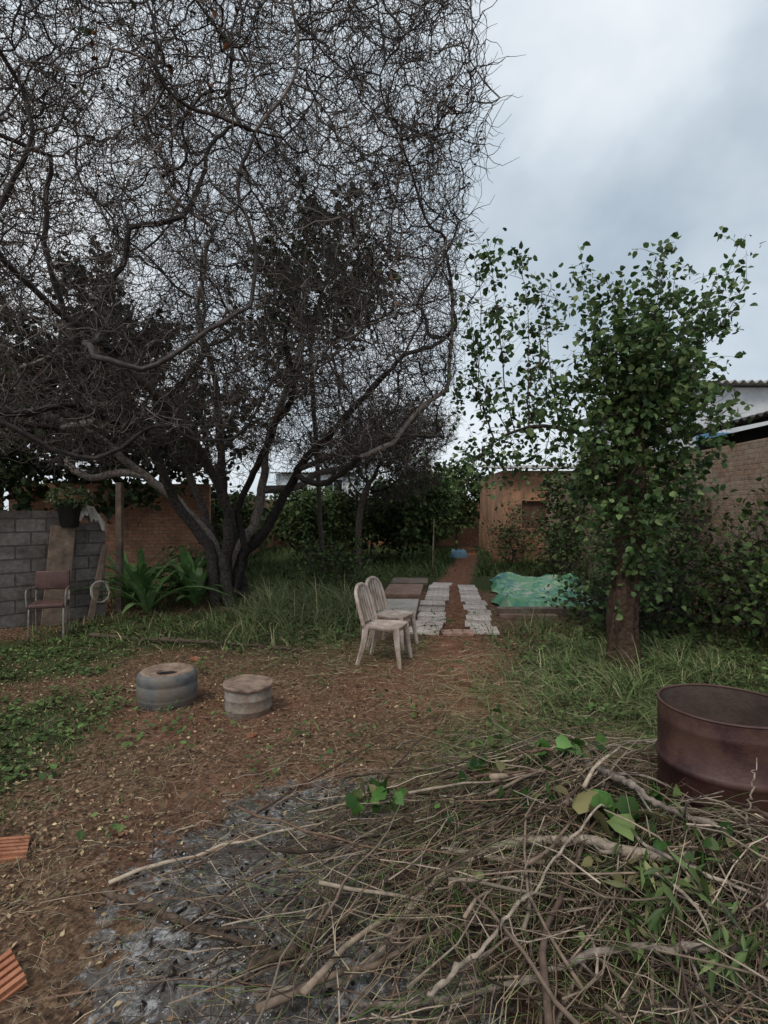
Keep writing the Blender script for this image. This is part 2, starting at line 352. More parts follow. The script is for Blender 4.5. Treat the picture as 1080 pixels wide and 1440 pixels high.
def pile(x,y):
    q=((x-1.3)/1.15)**2+((y-2.6)/.95)**2
    q2=((x-.35)/.8)**2+((y-2.2)/.6)**2
    q3=((x-1.45)/.5)**2+((y-2.05)/.28)**2
    return gz(x,y)+.27*np.exp(-q*1.4)+.07*np.exp(-q2)+.16*np.exp(-q3)+.02+.05*(patch(x,y,2.2)-.5)*np.exp(-q)
TW=[(.17,.125,.095),(.26,.20,.15),(.10,.07,.055),(.38,.31,.24),(.2,.13,.09),(.06,.045,.035)]
g=Geo()
def spread(n,cx,cy,sx,sy): return R.normal(cx,sx,n),R.normal(cy,sy,n)
mixang=lambda n: np.where(R.random(n)<.45,R.normal(.5,.6,n),R.uniform(0,math.pi,n))
n=1700;x,y=spread(n,1.1,2.55,.62,.5);strands(n,x,y,pile,(.3,1.1),.0024,TW,g,mixang,.17,8)
n=330;x,y=spread(n,.25,2.3,.5,.4);strands(n,x,y,pile,(.25,.9),.0024,TW,g,mixang,.06,8)
n=120;x,y=spread(n,-.35,2.4,.45,.5);strands(n,x,y,gz,(.2,.8),.0026,TW,g,mixang,.04,8)
n=260;x,y=spread(n,1.1,2.4,.6,.45);strands(n,x,y,pile,(.6,1.5),.005,TW,g,mixang,.2,9,.25,5)
n=40;x,y=spread(n,.9,2.3,.6,.4);strands(n,x,y,pile,(.7,1.5),.008,TW[:4],g,mixang,.16,10,.2,6)
n=500;x,y=spread(n,1.45,2.02,.3,.12);strands(n,x,y,pile,(.3,.9),.0026,TW,g,mixang,.14,8)
obj('brushwood_heap',g.mesh('brushwood_heap',M_litter),kind='stuff',label='tangled heap of dry cut twigs on the ground')
g=Geo();an=lambda n:R.uniform(0,math.pi,n)
n=3800;x,y=spread(n,1.7,3.5,.75,.6);strands(n,x,y,lambda a,b:np.maximum(pile(a,b)-.05,gz(a,b)),(.12,.5),.0016,STR+GP+GP[:3],g,an,.06,5,.5)
n=2200;x,y=spread(n,1.4,4.6,.6,.7);strands(n,x,y,gz,(.1,.4),.0017,STR+GP[3:],g,an,.05,5,.5)
n=1500;x,y=spread(n,-.5,6.6,1.0,.7);strands(n,x,y,gz,(.1,.4),.002,STR+GP[:2],g,an,.03,5,.5)
n=3400;x,y=spread(n,-1.5,3.0,1.1,1.3);y=np.abs(y-1.5)+1.5;strands(n,x,y,gz,(.06,.28),.0012,STR+TW,g,an,.015,5,.5)
n=3200;x,y=spread(n,.9,2.45,.65,.55);strands(n,x,y,pile,(.1,.45),.0014,STR[:2]+GP+GP[:3],g,an,.16,5,.6)
obj('dry_straw',g.mesh('dry_straw',M_litter),kind='stuff',label='loose yellow and green cut grass over soil and twigs')
def foliage_sprig(name,pts,r,nl,size,pal,label,tm=LEAF):
    base=pts[0];P=spline(pts,12);g1=Geo();V,F=tube(P,np.linspace(r,r*.4,12),5);g1.add(V,F,(.16,.13,.07))
    e=empty(name,base,label=label,category='fallen branch',group='leafy cut branches on the brushwood heap')
    obj('stem',g1.mesh('stem',M_bark,off=base),parent=e)
    g2=Geo();i=R.integers(2,12,nl);p=P[i]+R.normal(0,.035,(nl,3));d=rv(nl);d[:,2]=d[:,2]*.6-.3;no=rv(nl)*.9;no[:,2]+=.8
    V,F=leaves(p,d,no,R.uniform(.5,1.25,nl)*size,tm);g2.add(V,[F],cols(nl,len(tm[0]),pal,.4))
    obj('foliage',g2.mesh('foliage',M_leaf,smooth=True,off=base),parent=e)
FG=[(.06,.14,.03),(.10,.22,.05),(.045,.11,.025),(.17,.24,.08),(.24,.22,.10)]
for a in [([(-.25,3.0,.08),(0,2.75,.28),(.05,2.6,.34)],.006,16,.10),
          ([(-.1,2.9,.1),(-.12,2.7,.25),(-.2,2.6,.28)],.005,12,.085),
          ([(1.15,2.7,.15),(1.0,2.35,.42),(.92,2.2,.50)],.006,16,.13),
          ([(.75,3.0,.2),(.6,2.9,.32),(.45,2.8,.36)],.006,34,.08),
          ([(1.3,2.1,.3),(1.1,2.0,.40),(.9,1.95,.36)],.005,40,.06),
          ([(1.5,2.1,.4),(1.3,2.0,.46),(1.1,1.95,.44)],.005,40,.06),
          ([(.8,3.9,.02),(.85,3.75,.2),(.75,3.65,.3)],.005,18,.10),
          ([(.6,3.4,.05),(.65,3.25,.22),(.7,3.15,.3)],.005,24,.075),
          ([(.9,2.6,.3),(.8,2.5,.42),(.6,2.45,.40)],.005,34,.065),
          ([(1.2,2.45,.35),(1.15,2.3,.46),(1.0,2.1,.44)],.005,34,.075),
          ([(.45,2.75,.15),(.35,2.6,.25),(.2,2.5,.2)],.004,28,.05),
          ([(.3,2.4,.1),(.35,2.2,.22),(.3,2.05,.2)],.004,22,.05),
          ([(1.15,3.1,.3),(1.1,2.95,.42),(.9,2.85,.44)],.005,32,.075),
          ([(.7,2.25,.2),(.8,2.1,.32),(.95,2.05,.36)],.004,34,.055),
          ([(.5,2.0,.1),(.55,1.95,.2),(.7,1.9,.25)],.004,20,.05)]:
    foliage_sprig('leafy_branch',a[0],a[1],a[2],a[3],FG,'fresh green leafy cut branch lying on dry twigs')
for a in [([(1.1,2.1,.2),(1.0,1.9,.34),(.8,1.8,.26)],120),([(1.5,1.85,.2),(1.25,1.78,.32),(1.0,1.72,.26)],130),([(1.3,2.3,.3),(1.2,2.1,.42),(1.1,1.9,.4)],120),([(.9,2.3,.2),(.95,2.1,.36),(1.0,1.95,.34)],90),([(1.0,3.1,.25),(.9,2.95,.4),(.75,2.9,.34)],90)]:
    foliage_sprig('leafy_branch',a[0],.004,a[1],.095,[(.10,.17,.05),(.14,.20,.07),(.07,.12,.035),(.24,.25,.12)],'cut branch with narrow green leaves on dry twigs',LANCE)
g=Geo()
x,y=scatter(4600,-4.8,4.8,2.2,8.8,lambda x,y:np.clip(green(x,y)+.08,0,1)*(patch(x,y,2.4)>.42)*(ash(x,y)<.1));
k=8;x=np.repeat(x,k)+R.normal(0,.06,len(x)*k);y=np.repeat(y,k)+R.normal(0,.06,len(y)*k)
n=len(x);p=np.stack([x,y,gz(x,y)+R.uniform(.01,.16,n)*np.clip(x+3,.3,1)],-1);d=rv(n);d[:,2]*=.4;no=rv(n)*.5;no[:,2]+=1
V,F=leaves(p,d,no,R.uniform(.02,.06,n),LEAF);g.add(V,[F],cols(n,7,DG+[(.09,.15,.045)]))
obj('weeds',g.mesh('weeds',M_bgleaf,smooth=False),kind='stuff',label='low broad-leaved green weeds')
def branch(pts,r,col,label,subs=3):
    pts=np.array(pts,float);P=spline(pts,34)+R.normal(0,.004,(34,3));P[1:-1]+=np.cumsum(R.normal(0,.004,(32,3)),0);g=Geo()
    rad=np.linspace(r,r*.5,34)*(1+R.normal(0,.09,34));rad[R.integers(3,30,4)]*=1.35;V,F=tube(P,rad,9);g.add(V,F,col)
    for s in range(subs):
        i=R.integers(4,30);d=nrm(rv(1)[0]*np.array([1,1,.5])+.7*nrm(P[i+2]-P[i]));L=R.uniform(.15,.5)
        Q=spline([P[i],P[i]+d*L*.5+R.normal(0,.03,3),P[i]+d*L+R.normal(0,.05,3)],8);Q[:,2]=np.maximum(Q[:,2],.02)
        V,F=tube(Q,np.linspace(rad[i]*.5,.002,8),6);g.add(V,F,col)
    obj('fallen_branch',g.mesh('fallen_branch',M_bark2,off=pts[0]),loc=pts[0],label=label,category='fallen branch',group='cut branches on the ground')
PALE=(.36,.30,.24);BR=(.11,.08,.06);GRY=(.25,.21,.18)
branch([(-1.25,2.38,.03),(-.76,2.15,.035),(-.4,2.03,.03),(-.2,1.9,.03)],.016,BR,'dark brown stick lying across ash and soil',2)
branch([(1.95,2.0,.40),(1.5,2.0,.42),(1.02,2.05,.40),(.77,2.2,.37),(.48,2.28,.30),(.17,2.2,.18),(-.1,1.93,.09),(-.45,1.85,.05)],.024,PALE,'long pale crooked branch on the twig heap',7)
branch([(1.05,2.87,.38),(1.05,2.35,.5),(1.15,2.15,.5),(1.5,1.95,.46)],.017,GRY,'pale curved branch leaning over the twig heap',5)
branch([(.13,1.66,.22),(.45,1.86,.32),(.9,2.2,.5)],.008,PALE,'thin pale stick raised across the heap',3)
branch([(-.5,1.98,.03),(-.25,2.1,.06),(.0,2.28,.1),(.1,2.5,.1)],.018,BR,'dark brown branch in the ash',3)
branch([(1.5,1.8,.25),(1.15,1.78,.28),(.75,1.8,.26),(.35,1.75,.16),(-.1,1.8,.06)],.015,GRY,'grey stick at the edge of the heap',4)
branch([(.2,3.3,.04),(.7,3.0,.25),(1.2,2.95,.38),(1.9,3.1,.4)],.009,GRY,'thin grey branch over dry grass',4)
branch([(-.9,1.75,.03),(-.4,1.72,.03),(.2,1.78,.06)],.017,(.05,.045,.04),'charred dark stick lying in ash',1)
branch([(.75,2.7,.3),(.45,2.45,.25),(.1,2.35,.12),(-.25,2.4,.05)],.01,GRY,'thin grey branch reaching from the heap over ash',4)
branch([(1.6,1.75,.3),(1.1,2.0,.42),(.8,2.5,.42),(.6,2.9,.3)],.008,PALE,'slender pale stick across the heap',3)
branch([(1.4,2.05,.4),(1.36,2.02,.6),(1.4,2.02,.78)],.004,PALE,'thin pale stalk sticking up by the drum',0)
branch([(-4.0,7.35,.03),(-2.6,6.9,.05),(-1.7,6.75,.04),(-1.0,6.5,.03)],.03,BR,'long dark log at the edge of the grass',2)
# ------------------------------------------------------------ tree growth
def colonize(nodes,par,A,step,infl,kill,iters,jit=.35,maxch=3):
    NA=np.array(nodes,float);par=list(par);ch=np.zeros(len(NA),int)
    for p in par:
        if p>=0: ch[p]+=1
    A=A.astype(np.float32);d2=np.full(len(A),1e9);ni=np.zeros(len(A),int)
    def upd(newp,start):
        nonlocal d2,ni
        for s in range(0,len(newp),600):
            q=newp[s:s+600].astype(np.float32)
            D=(A**2).sum(1)[:,None]+(q**2).sum(1)[None]-2*A@q.T
            j=D.argmin(1);v=D[np.arange(len(A)),j];b=v<d2;d2=np.where(b,v,d2);ni=np.where(b,start+s+j,ni)
    upd(NA,0);
    for it in range(iters):
        k=d2>kill*kill;A=A[k];d2=d2[k];ni=ni[k]
        if not len(A):break
        ac=d2<infl*infl
        if not ac.any():break
        D=nrm(A[ac]-NA[ni[ac]]);acc=np.zeros_like(NA);np.add.at(acc,ni[ac],D)
        u=np.unique(ni[ac]);u=u[ch[u]<maxch]
        if not len(u):break
        dr=nrm(nrm(acc[u])+jit*rv(len(u)));new=NA[u]+step*dr;ch[u]+=1
        st=len(NA);NA=np.vstack([NA,new]);par+=list(u);ch=np.concatenate([ch,np.zeros(len(new),int)]);upd(new,st)
    return NA,np.array(par)
def radii(par,tip,ex,rmax,NA,tlen=0):
    n=len(par);a=np.zeros(n);t=tip**ex
    for i in range(n-1,-1,-1):
        if a[i]==0:a[i]=t
        if par[i]>=0:a[par[i]]+=a[i]
    r=a**(1/ex)
    if tlen:
        ds=np.zeros(n)
        for i in range(1,n):
            if par[i]>=0: ds[i]=ds[par[i]]+np.linalg.norm(NA[i]-NA[par[i]])
        cap=np.maximum(rmax*np.exp(-ds/tlen),tip*2.2)
        return np.minimum(r,cap)
    return np.minimum(r,rmax)
def chains(par,r):
    n=len(par);best=-np.ones(n,int)
    for i in range(n):
        p=par[i]
        if p>=0 and (best[p]<0 or r[i]>r[best[p]]):best[p]=i
    out=[]
    for i in range(n):
        p=par[i]
        if p<0 or best[p]!=i:
            c=[p,i] if p>=0 else [i];j=best[i]
            while j>=0:c.append(j);j=best[j]
            if len(c)>1:out.append(c)
    return out
def add_chains(g,ch,NA,r,sides,col):
    by={}
    for c in ch:by.setdefault(len(c),[]).append(c)
    for L,cs in by.items():
        I=np.array(cs);P=NA[I];rr=r[I].copy()
        rr[:,0]=np.minimum(rr[:,0],rr[:,1]*1.15)
        rr[:,-1]*=.6
        V,F=tubes(P,rr,sides,close=False);g.add(V,F,cols(len(cs),L*sides,col,.3))
def seedpoly(stems,step,jit=.02):
    nodes=[np.array(stems[0][0],float)];par=[-1];root=nodes[0]
    for s in stems:
        s=[np.array(q,float) for q in s];prev=0
        if np.linalg.norm(s[0]-root)>.35:
            prev=int(np.argmin(np.linalg.norm(np.array(nodes)-s[0],axis=1)));s[0]=nodes[prev]
        L=np.linalg.norm(np.diff(np.array(s),axis=0),axis=1).sum();n=max(3,int(L/step));P=spline(s,n)
        P[2:]+=np.cumsum(R.normal(0,jit,(n-2,3)),0)*.5
        for k,p in enumerate(P):
            if prev!=0 and k==0: continue
            if prev==0 and k==0 and np.linalg.norm(p-root)<.01: continue
            nodes.append(p);par.append(prev);prev=len(nodes)-1
    return nodes,par
def clump(c,r,K,n,s,p=2.0,zmin=.2):
    c=np.array(c,float);r=np.array(r,float);q=rv(K)*(R.random((K,1))**.4)
    cen=c+q*r;a=cen[R.integers(0,K,n)]+R.normal(0,s,(n,3));return a[a[:,2]>zmin]
def tree(name,label,cat,stems,A,step=.12,infl=1.5,kill=.25,iters=120,tip=.005,ex=2.2,rmax=.14,jit=.35,split=.04,nl=0,ls=.07,
         lpal=DG,tmpl=LEAF,ntw=0,twl=(.15,.4),bark=[(.07,.06,.055)],lsel=None,names=('trunk','crown'),droop=-.2,group=None,twr=.0035,sj=.02,lm=None,limbs=0,tlen=0):
    base=np.array(stems[0][0],float)
    stems=list(stems)
    if limbs:
        nodes0,_=seedpoly(stems,step*2,0.0);pool=np.array(nodes0);pool=pool[pool[:,2]>1.0]
        B=A[R.permutation(len(A))[:1500]];T=[B[0]];dd=np.linalg.norm(B-T[0],axis=1)
        for _ in range(limbs-1):
            j=int(dd.argmax());T.append(B[j]);dd=np.minimum(dd,np.linalg.norm(B-B[j],axis=1))
        T=sorted(T,key=lambda t:np.linalg.norm(t-base))
        for t in T:
            w_=np.linalg.norm(pool-t,axis=1)+.9*np.maximum(0,pool[:,2]-t[2]+.2)+.25*np.abs(pool[:,2]-1.6)
            p=pool[int(w_.argmin())];L=np.linalg.norm(t-p)
            if L<.5: continue
            h=nrm((t-p)*np.array([1,1,.55]));m1=p+h*L*.36+rv(1)[0]*L*.08;m2=p+(t-p)*.7+rv(1)[0]*L*.08
            s=[p,m1,m2,t];stems.append(s);pool=np.vstack([pool,spline(s,max(4,int(L/.3)))[1:]])
    nodes,par=seedpoly(stems,step,sj);NA,par=colonize(nodes,par,A,step,infl,kill,iters,jit)
    r=radii(par,tip,ex,rmax,NA,tlen);ch=chains(par,r)
    big=[];small=[]
    for c in ch:
        rr=r[c[1:]];k=int((rr>split).sum())
        if k>=1:
            big.append(c[:k+1])
            if len(c)>k+1:small.append(c[k:])
        else:small.append(c)
    e=empty(name,base,label=label,category=cat)
    if group:e['group']=group
    if big:
        g=Geo();add_chains(g,big,NA,r,9,bark);obj(names[0],g.mesh(names[0],M_bark2,off=base),parent=e)
    g=Geo();
    if small:add_chains(g,small,NA,r,4 if len(small)<3000 else 3,bark)
    thin=np.where(r<max(tip*3.2,.012))[0]
    if ntw:
        i=R.choice(thin,ntw);p0=NA[i];par_d=nrm(NA[i]-NA[np.maximum(par[i],0)])
        d=nrm(par_d*.5+rv(ntw)*1.0+np.array([0,0,.1]));L=R.uniform(*twl,ntw)[:,None]
        P=[p0];dd=d
        for s in range(4):
            dd=nrm(dd+rv(ntw)*.6+np.array([0,0,.08]));P.append(P[-1]+dd*L/4)
        P=np.stack(P,1);rr=np.tile(np.array([1,.9,.75,.6,.4])*twr,(ntw,1));V,F=tubes(P,rr,3,False);g.add(V,F,cols(ntw,15,bark,.3))
        tips=P[:,2:].reshape(-1,3)
    if not nl:
        obj(names[1],g.mesh(names[1],M_bark,off=base),parent=e)
    else:
        if g.n:
            obj('branches',g.mesh('branches',M_bark,off=base),parent=e)
        pool=NA[thin]
        if ntw: pool=np.vstack([pool,tips])
        if lsel is not None: pool=pool[lsel(pool)]
        p=pool[R.integers(0,len(pool),nl)]+R.normal(0,ls*.7,(nl,3));d=rv(nl);d[:,2]+=droop;no=rv(nl)*.8;no[:,2]+=.8
        V,F=leaves(p,d,no,R.uniform(.6,1.3,nl)*ls,tmpl);g2=Geo();g2.add(V,[F],cols(nl,len(tmpl[0]),lpal,.35))
        obj(names[1],g2.mesh(names[1],lm or M_bgleaf,smooth=False,off=base),parent=e)
    print(name,len(NA))
    return e,NA,r
# --- big bare tree
bx,by=-2.8,9.9
st=[[(bx,by,-.05),(-3.1,by-.1,1.0),(-3.75,by-.3,1.9),(-4.7,by-.8,2.8),(-5.6,by-1.3,3.3)],
    [(bx-.22,by-.1,-.05),(-3.02,by-.3,.9),(-3.45,by-.6,1.9),(-3.6,by-1.4,3.0),(-4.1,by-2.4,3.8)],
    [(bx-.1,by+.1,-.05),(-2.85,by+.1,1.2),(-3.05,by+.3,2.3),(-3.2,by+.6,3.8),(-3.6,by+.8,5.5)],
    [(bx+.28,by-.1,-.05),(-2.5,by-.15,.75),(-2.0,by-.3,1.4),(-1.4,by-.5,2.4),(-.5,by-.9,3.3),(.4,by-1.1,4.2)],
    [(bx+.2,by+.05,-.05),(-2.65,by+.1,1.0),(-2.25,by+.3,1.9),(-2.05,by+.2,3.2),(-1.5,by,4.7),(-1.2,by,6)],
    [(bx+.05,by-.2,-.05),(-2.75,by-.3,.8),(-2.6,by-.7,1.8),(-2.8,by-1.6,2.8),(-3.0,by-2.8,3.4),(-3.0,by-4.2,3.5)],
    [(bx-.3,by+.05,-.05),(-3.3,by+.2,1.2),(-3.7,by+.4,2.2),(-4.4,by+.7,3.4)],
    [(bx+.1,by-.25,-.05),(-2.45,by-.4,1.0),(-2.5,by-.5,1.7),(-2.0,by-.9,2.7),(-1.4,by-1.6,3.5)],
    [(-3.6,by-1.4,3.0),(-3.9,by-3,3.0),(-3.7,by-4.4,2.6),(-3.3,by-5.2,2.3),(-2.85,by-5.8,2.25)],
    [(-3.0,by-2.8,3.4),(-3.2,by-4,3.6),(-2.6,by-5.4,3.1),(-2.25,by-6.0,2.75)],
    [(-3.0,by-3.5,3.45),(-3.5,by-5,4.1),(-2.9,by-6.0,3.6),(-2.3,by-6.3,2.9)],
    [(-1.4,by-.5,2.4),(-.6,by-.6,2.75),(.3,by-.9,2.95),(.9,by-1.0,2.9)]]
n=56000;q=R.uniform(-1,1,(n,3));rr=(np.abs(q)**3.2).sum(1)
q=q[(rr<1)&(R.random(n)<np.clip(.45+rr,0,1))]
A=np.array([-3.4,8.6,6.9])+q*np.array([4.9,4.9,4.7])
n=9000;Alow=np.stack([R.uniform(-5.5,1.1,n),R.uniform(6.5,11.5,n),R.uniform(2.35,4.6,n)],-1)
A=np.vstack([A,Alow])
A=A[(A[:,2]>2.5+.35*np.sin(A[:,0]*2)*np.cos(A[:,1]*1.7)+.5*(A[:,0]>.5))]
A=A[(A[:,0]*-1<3.6+(A[:,1]-4)*.75)]
A=A[A[:,2]<3.2+(A[:,1])*1.02]
lob=.55*np.sin(A[:,2]*1.9+.6)+.3*np.sin(A[:,2]*4.3+A[:,1]*1.3)
A=A[A[:,0]<1.3+.35*lob]
tree('bare_tree','large many-stemmed tree with dense tangle of bare dark branches','tree',st,A,step=.12,infl=1.1,kill=.205,iters=90,
     tip=.0054,ex=2.05,rmax=.125,jit=.55,split=.045,ntw=48000,twl=(.2,.5),bark=[(.055,.048,.045),(.085,.072,.068),(.04,.033,.032),(.19,.165,.15)],
     nl=6500,ls=.065,lpal=[(.035,.055,.02),(.05,.065,.03),(.09,.07,.035),(.14,.06,.03)],tmpl=DIA,twr=.0047,sj=.035,limbs=150,tlen=5.6,
     lsel=lambda P:(np.sin(P[:,0]*1.3+1)*np.sin(P[:,1]*1.1)*np.sin(P[:,2]*1.2+.5)>.3)|((P[:,0]<-5)&(P[:,2]<6)))
# --- leafy trees behind
tree('leafy_tree','tall dark green tree growing behind bare branches','tree',[[(-1.6,14.2,0),(-1.7,14.2,3),(-1.8,14,6)]],
     clump((-1.9,14,7.4),(2.0,1.8,2.6),34,900,.35),step=.22,infl=3,kill=.4,tip=.008,rmax=.1,nl=4200,ls=.15,lpal=[(.04,.065,.022),(.06,.09,.03)],ntw=800)
tree('leafy_tree','dense dark leafy tree behind the block wall','tree',[[(-7.3,12.8,0),(-7.3,12.8,2),(-7.5,12.7,4)]],
     clump((-7.3,12.3,4.2),(3.6,2.2,2.7),60,1800,.4),step=.22,infl=3,kill=.4,tip=.008,rmax=.16,nl=17000,ls=.16,lpal=[(.022,.04,.015),(.035,.055,.022)],ntw=1500)
tree('bare_tree','rounded tree with dense brown twigs beside the yard','tree',[[(-.8,17,0),(-.78,17,1.6),(-.5,17,2.6)]],
     clump((.1,17,3.7),(2.1,1.8,1.3),40,2400,.35),step=.16,infl=3,kill=.22,tip=.007,rmax=.1,nl=900,ls=.12,lpal=DG,ntw=12000,twl=(.2,.5),bark=[(.12,.09,.08),(.08,.06,.055)],twr=.006)
BG=[(.045,.08,.026),(.075,.115,.038),(.10,.145,.05)]
for (x,y,h,rx,nl,ls,pal) in [(1.0,19,2.9,1.4,4500,.15,BG),(-.5,20,2.3,1.3,3000,.15,BG),(2.1,22.5,3.1,.9,2400,.15,BG),(3.4,25.5,4.0,1.3,3200,.17,DG),(1.0,25.5,3.8,1.6,3200,.17,DG),(-2.2,18.5,2.2,1.3,3400,.15,BG),
        (5.15,15.0,2.7,.6,1500,.12,BG),(-4.8,16,2.4,1.1,2600,.14,DG),(-3.6,24,2.9,1.6,2600,.18,BG),(8.6,22,4.2,1.2,1800,.16,DG)]:
    tree('garden_tree','bushy green tree at the end of the yard','tree',[[(x,y,0),(x+.05,y,h*.3),(x,y,h*.5)]],
      clump((x,y,h*.58),(rx,rx*.8,h*.36),22,500,.28),step=.2,infl=3,kill=.35,tip=.007,rmax=.08,nl=nl,ls=ls,lpal=pal,ntw=500,twl=(.3,.7),group='bushy trees at the end of the yard',split=.03)
for (x,y,h,rx,nl) in [(4.5,7.7,1.15,.7,1800),(4.9,9.3,2.2,.6,1300),(4.75,6.3,.75,.6,1200),(5.0,7.2,1.9,.35,500),(5.0,11.5,2.0,.6,1300),(3.5,8.2,.45,.5,700),(-3.6,10.9,.6,.7,600),(4.6,14.2,1.0,.5,900),(-1.2,12.5,.7,.8,1200),(3.4,7.4,.5,.5,700),(3.9,16.6,1.5,.5,800)]:
    tree('shrub','green leafy shrub with thin stems','shrub',[[(x,y,0),(x+.05,y,h*.3),(x-.05,y,h*.55)]],
      clump((x,y,h*.6),(rx,rx*.8,h*.45),16,350,.13,zmin=.05),step=.12,infl=2,kill=.2,tip=.004,rmax=.03,nl=nl,ls=.085,lpal=DG+BG[:2],ntw=350,twl=(.3,.9),
      names=('stem','foliage'),group='shrubs growing in the yard',split=.012)
# --- ivy-clad mulberry tree
tx,ty=2.67,5.95
def colr(z): return np.interp(z,[.75,1.1,1.7,2.5,3.2,3.6,4.0],[.14,.28,.50,.74,.74,.5,.25])
z=R.uniform(.75,4.0,2600);z=np.concatenate([z[:1000],R.uniform(1.8,3.8,1000)]);a=R.uniform(0,6.283,len(z));rr=colr(z)*np.sqrt(R.uniform(.05,1,len(z)))*(1+.34*np.sin(3*a+z*4))
A1=np.stack([tx+.05+rr*np.cos(a)+.08*(z-2),ty+rr*np.sin(a)*.9,z],-1)
st=[[(tx,ty,-.05),(tx-.03,ty,.8),(tx+.02,ty,1.6),(tx+.04,ty,2.4),(tx+.02,ty,2.95)]]
for (dx,dy,zt) in [(.45,.0,4.6),(1.0,-.1,4.55),(.62,.25,4.65),(-.1,.1,4.3),(-.42,-.05,4.25),(.2,-.2,4.4),(.75,-.35,4.2),(-.25,.3,4.1),(1.3,.1,4.35),(1.15,.3,3.9)]:
    st.append([(tx+.02,ty,2.7),(tx+dx*.45,ty+dy*.5,3.25),(tx+dx*.85,ty+dy,3.8),(tx+dx*1.08,ty+dy*1.1,zt)])
st.append([(tx,ty,2.2),(tx-.35,ty+.25,2.55),(tx-.8,ty+.5,2.72),(tx-1.25,ty+.75,2.62),(tx-1.6,ty+.95,2.3)])
for (x0,zt,x1) in [(-.6,4.4,-.75),(-.85,4.75,-1.0),(-1.1,4.9,-1.3),(-1.2,4.2,-1.55),(-.95,3.9,-.8),(-1.35,3.6,-1.75),(-1.4,4.95,-1.42)]:
    k=(x0+0)/-1.6;b0=(tx+x0,ty+.95*k,2.68);st.append([b0,(tx+(x0+x1)/2-.03,ty+.95*k,3.3),(tx+x1,ty+k,zt-.4),(tx+x1-.05,ty+k,zt)])
A2=np.stack([R.uniform(tx-1.75,tx-.55,120),R.uniform(ty+.4,ty+1.2,120),R.uniform(2.0,4.3,120)],-1)
MG=[(.065,.125,.04),(.105,.175,.06),(.042,.08,.028),(.155,.215,.08)]
def thin_left(P):
    return (P[:,0]>tx-.62)|(R.random(len(P))<.6)
e,NA,r=tree('ivy_covered_tree','short thick trunk wrapped in dense green heart-shaped leaves','tree',st,np.vstack([A1,A2]),step=.09,infl=.9,kill=.14,iters=80,tip=.0032,ex=2.1,rmax=.085,jit=.3,
   split=.03,nl=10500,ls=.076,lpal=MG,ntw=1400,twl=(.1,.4),bark=[(.06,.048,.038),(.08,.062,.05)],names=('trunk','crown'),lm=M_leaf,lsel=thin_left)
n=44;P=spline([(0,0,-.05),(-.04,0,.5),(-.02,0,1.0),(.03,0,1.7),(.04,0,2.4),(.02,0,2.98)],n)
th=np.arange(36)*2*math.pi/36;rb=np.interp(P[:,2],[-.05,.06,.3,.8,1.5,2.8,2.98],[.27,.20,.155,.138,.14,.15,.10])
rad=rb[:,None]*(1+.13*np.sin(3*th[None]+P[:,2:3]*2)+.09*np.sin(7*th[None]-P[:,2:3]*5)+.05*np.sin(13*th[None]+P[:,2:3]*3)+R.normal(0,.035,(n,36)))
V=np.stack([P[:,0:1]+rad*np.cos(th),P[:,1:2]+rad*np.sin(th),np.repeat(P[:,2:3],36,1)],-1).reshape(-1,3)
i=np.arange(n-1)[:,None]*36;j=np.arange(36)[None];F=np.stack([i+j,i+(j+1)%36,i+36+(j+1)%36,i+36+j],-1).reshape(-1,4)
g=Geo();g.add(V,[F,np.array([list((n-1)*36+np.arange(36))])],(.07,.045,.033));obj('main_stem',g.mesh('main_stem',M_bark2),parent=e)
# ------------------------------------------------------------ strap-leaf plants
def strap(x,y,n,L):
    g=Geo();k=8;t=np.linspace(0,1,k)[None];a=R.uniform(0,6.283,n);Ls=L*R.uniform(.6,1.2,n)[:,None];ln=R.uniform(.3,1.0,n)[:,None]
    r=Ls*ln*t**1.3;z=Ls*(t*.95-.75*ln*t**2.2);P=np.stack([np.cos(a)[:,None]*r,np.sin(a)[:,None]*r,np.maximum(z,.02)],-1)
    wd=.065*np.sin(np.pi*np.clip(t*.93+.05,0,1))**.7;s=np.stack([-np.sin(a),np.cos(a),0*a],-1)[:,None]*wd[...,None]
    V=np.stack([P-s+[0,0,.02],P,P+s+[0,0,.02]],2).reshape(-1,3);i=np.arange(k-1)*3
    q=np.concatenate([np.stack([i,i+1,i+4,i+3],-1),np.stack([i+1,i+2,i+5,i+4],-1)]);F=(q[None]+(np.arange(n)*k*3)[:,None,None]).reshape(-1,4)
    g.add(V,[F],cols(n,3*k,[(.13,.25,.085),(.09,.19,.055),(.18,.30,.12)]))
    obj('strap_leaf_plant',g.mesh('strap_leaf_plant',M_leaf),loc=(x,y,float(gz(x,y))),label='clump of long broad arching bright green leaves',category='plant',group='broad strap-leaved plants by the wall')
for a in [(-4.2,9.4,18,1.45),(-3.7,10.2,20,1.55),(-4.7,10.4,18,1.55),(-3.9,8.9,14,1.2),(-3.35,9.6,14,1.2),(-4.5,9.5,16,1.4)]:strap(*a)
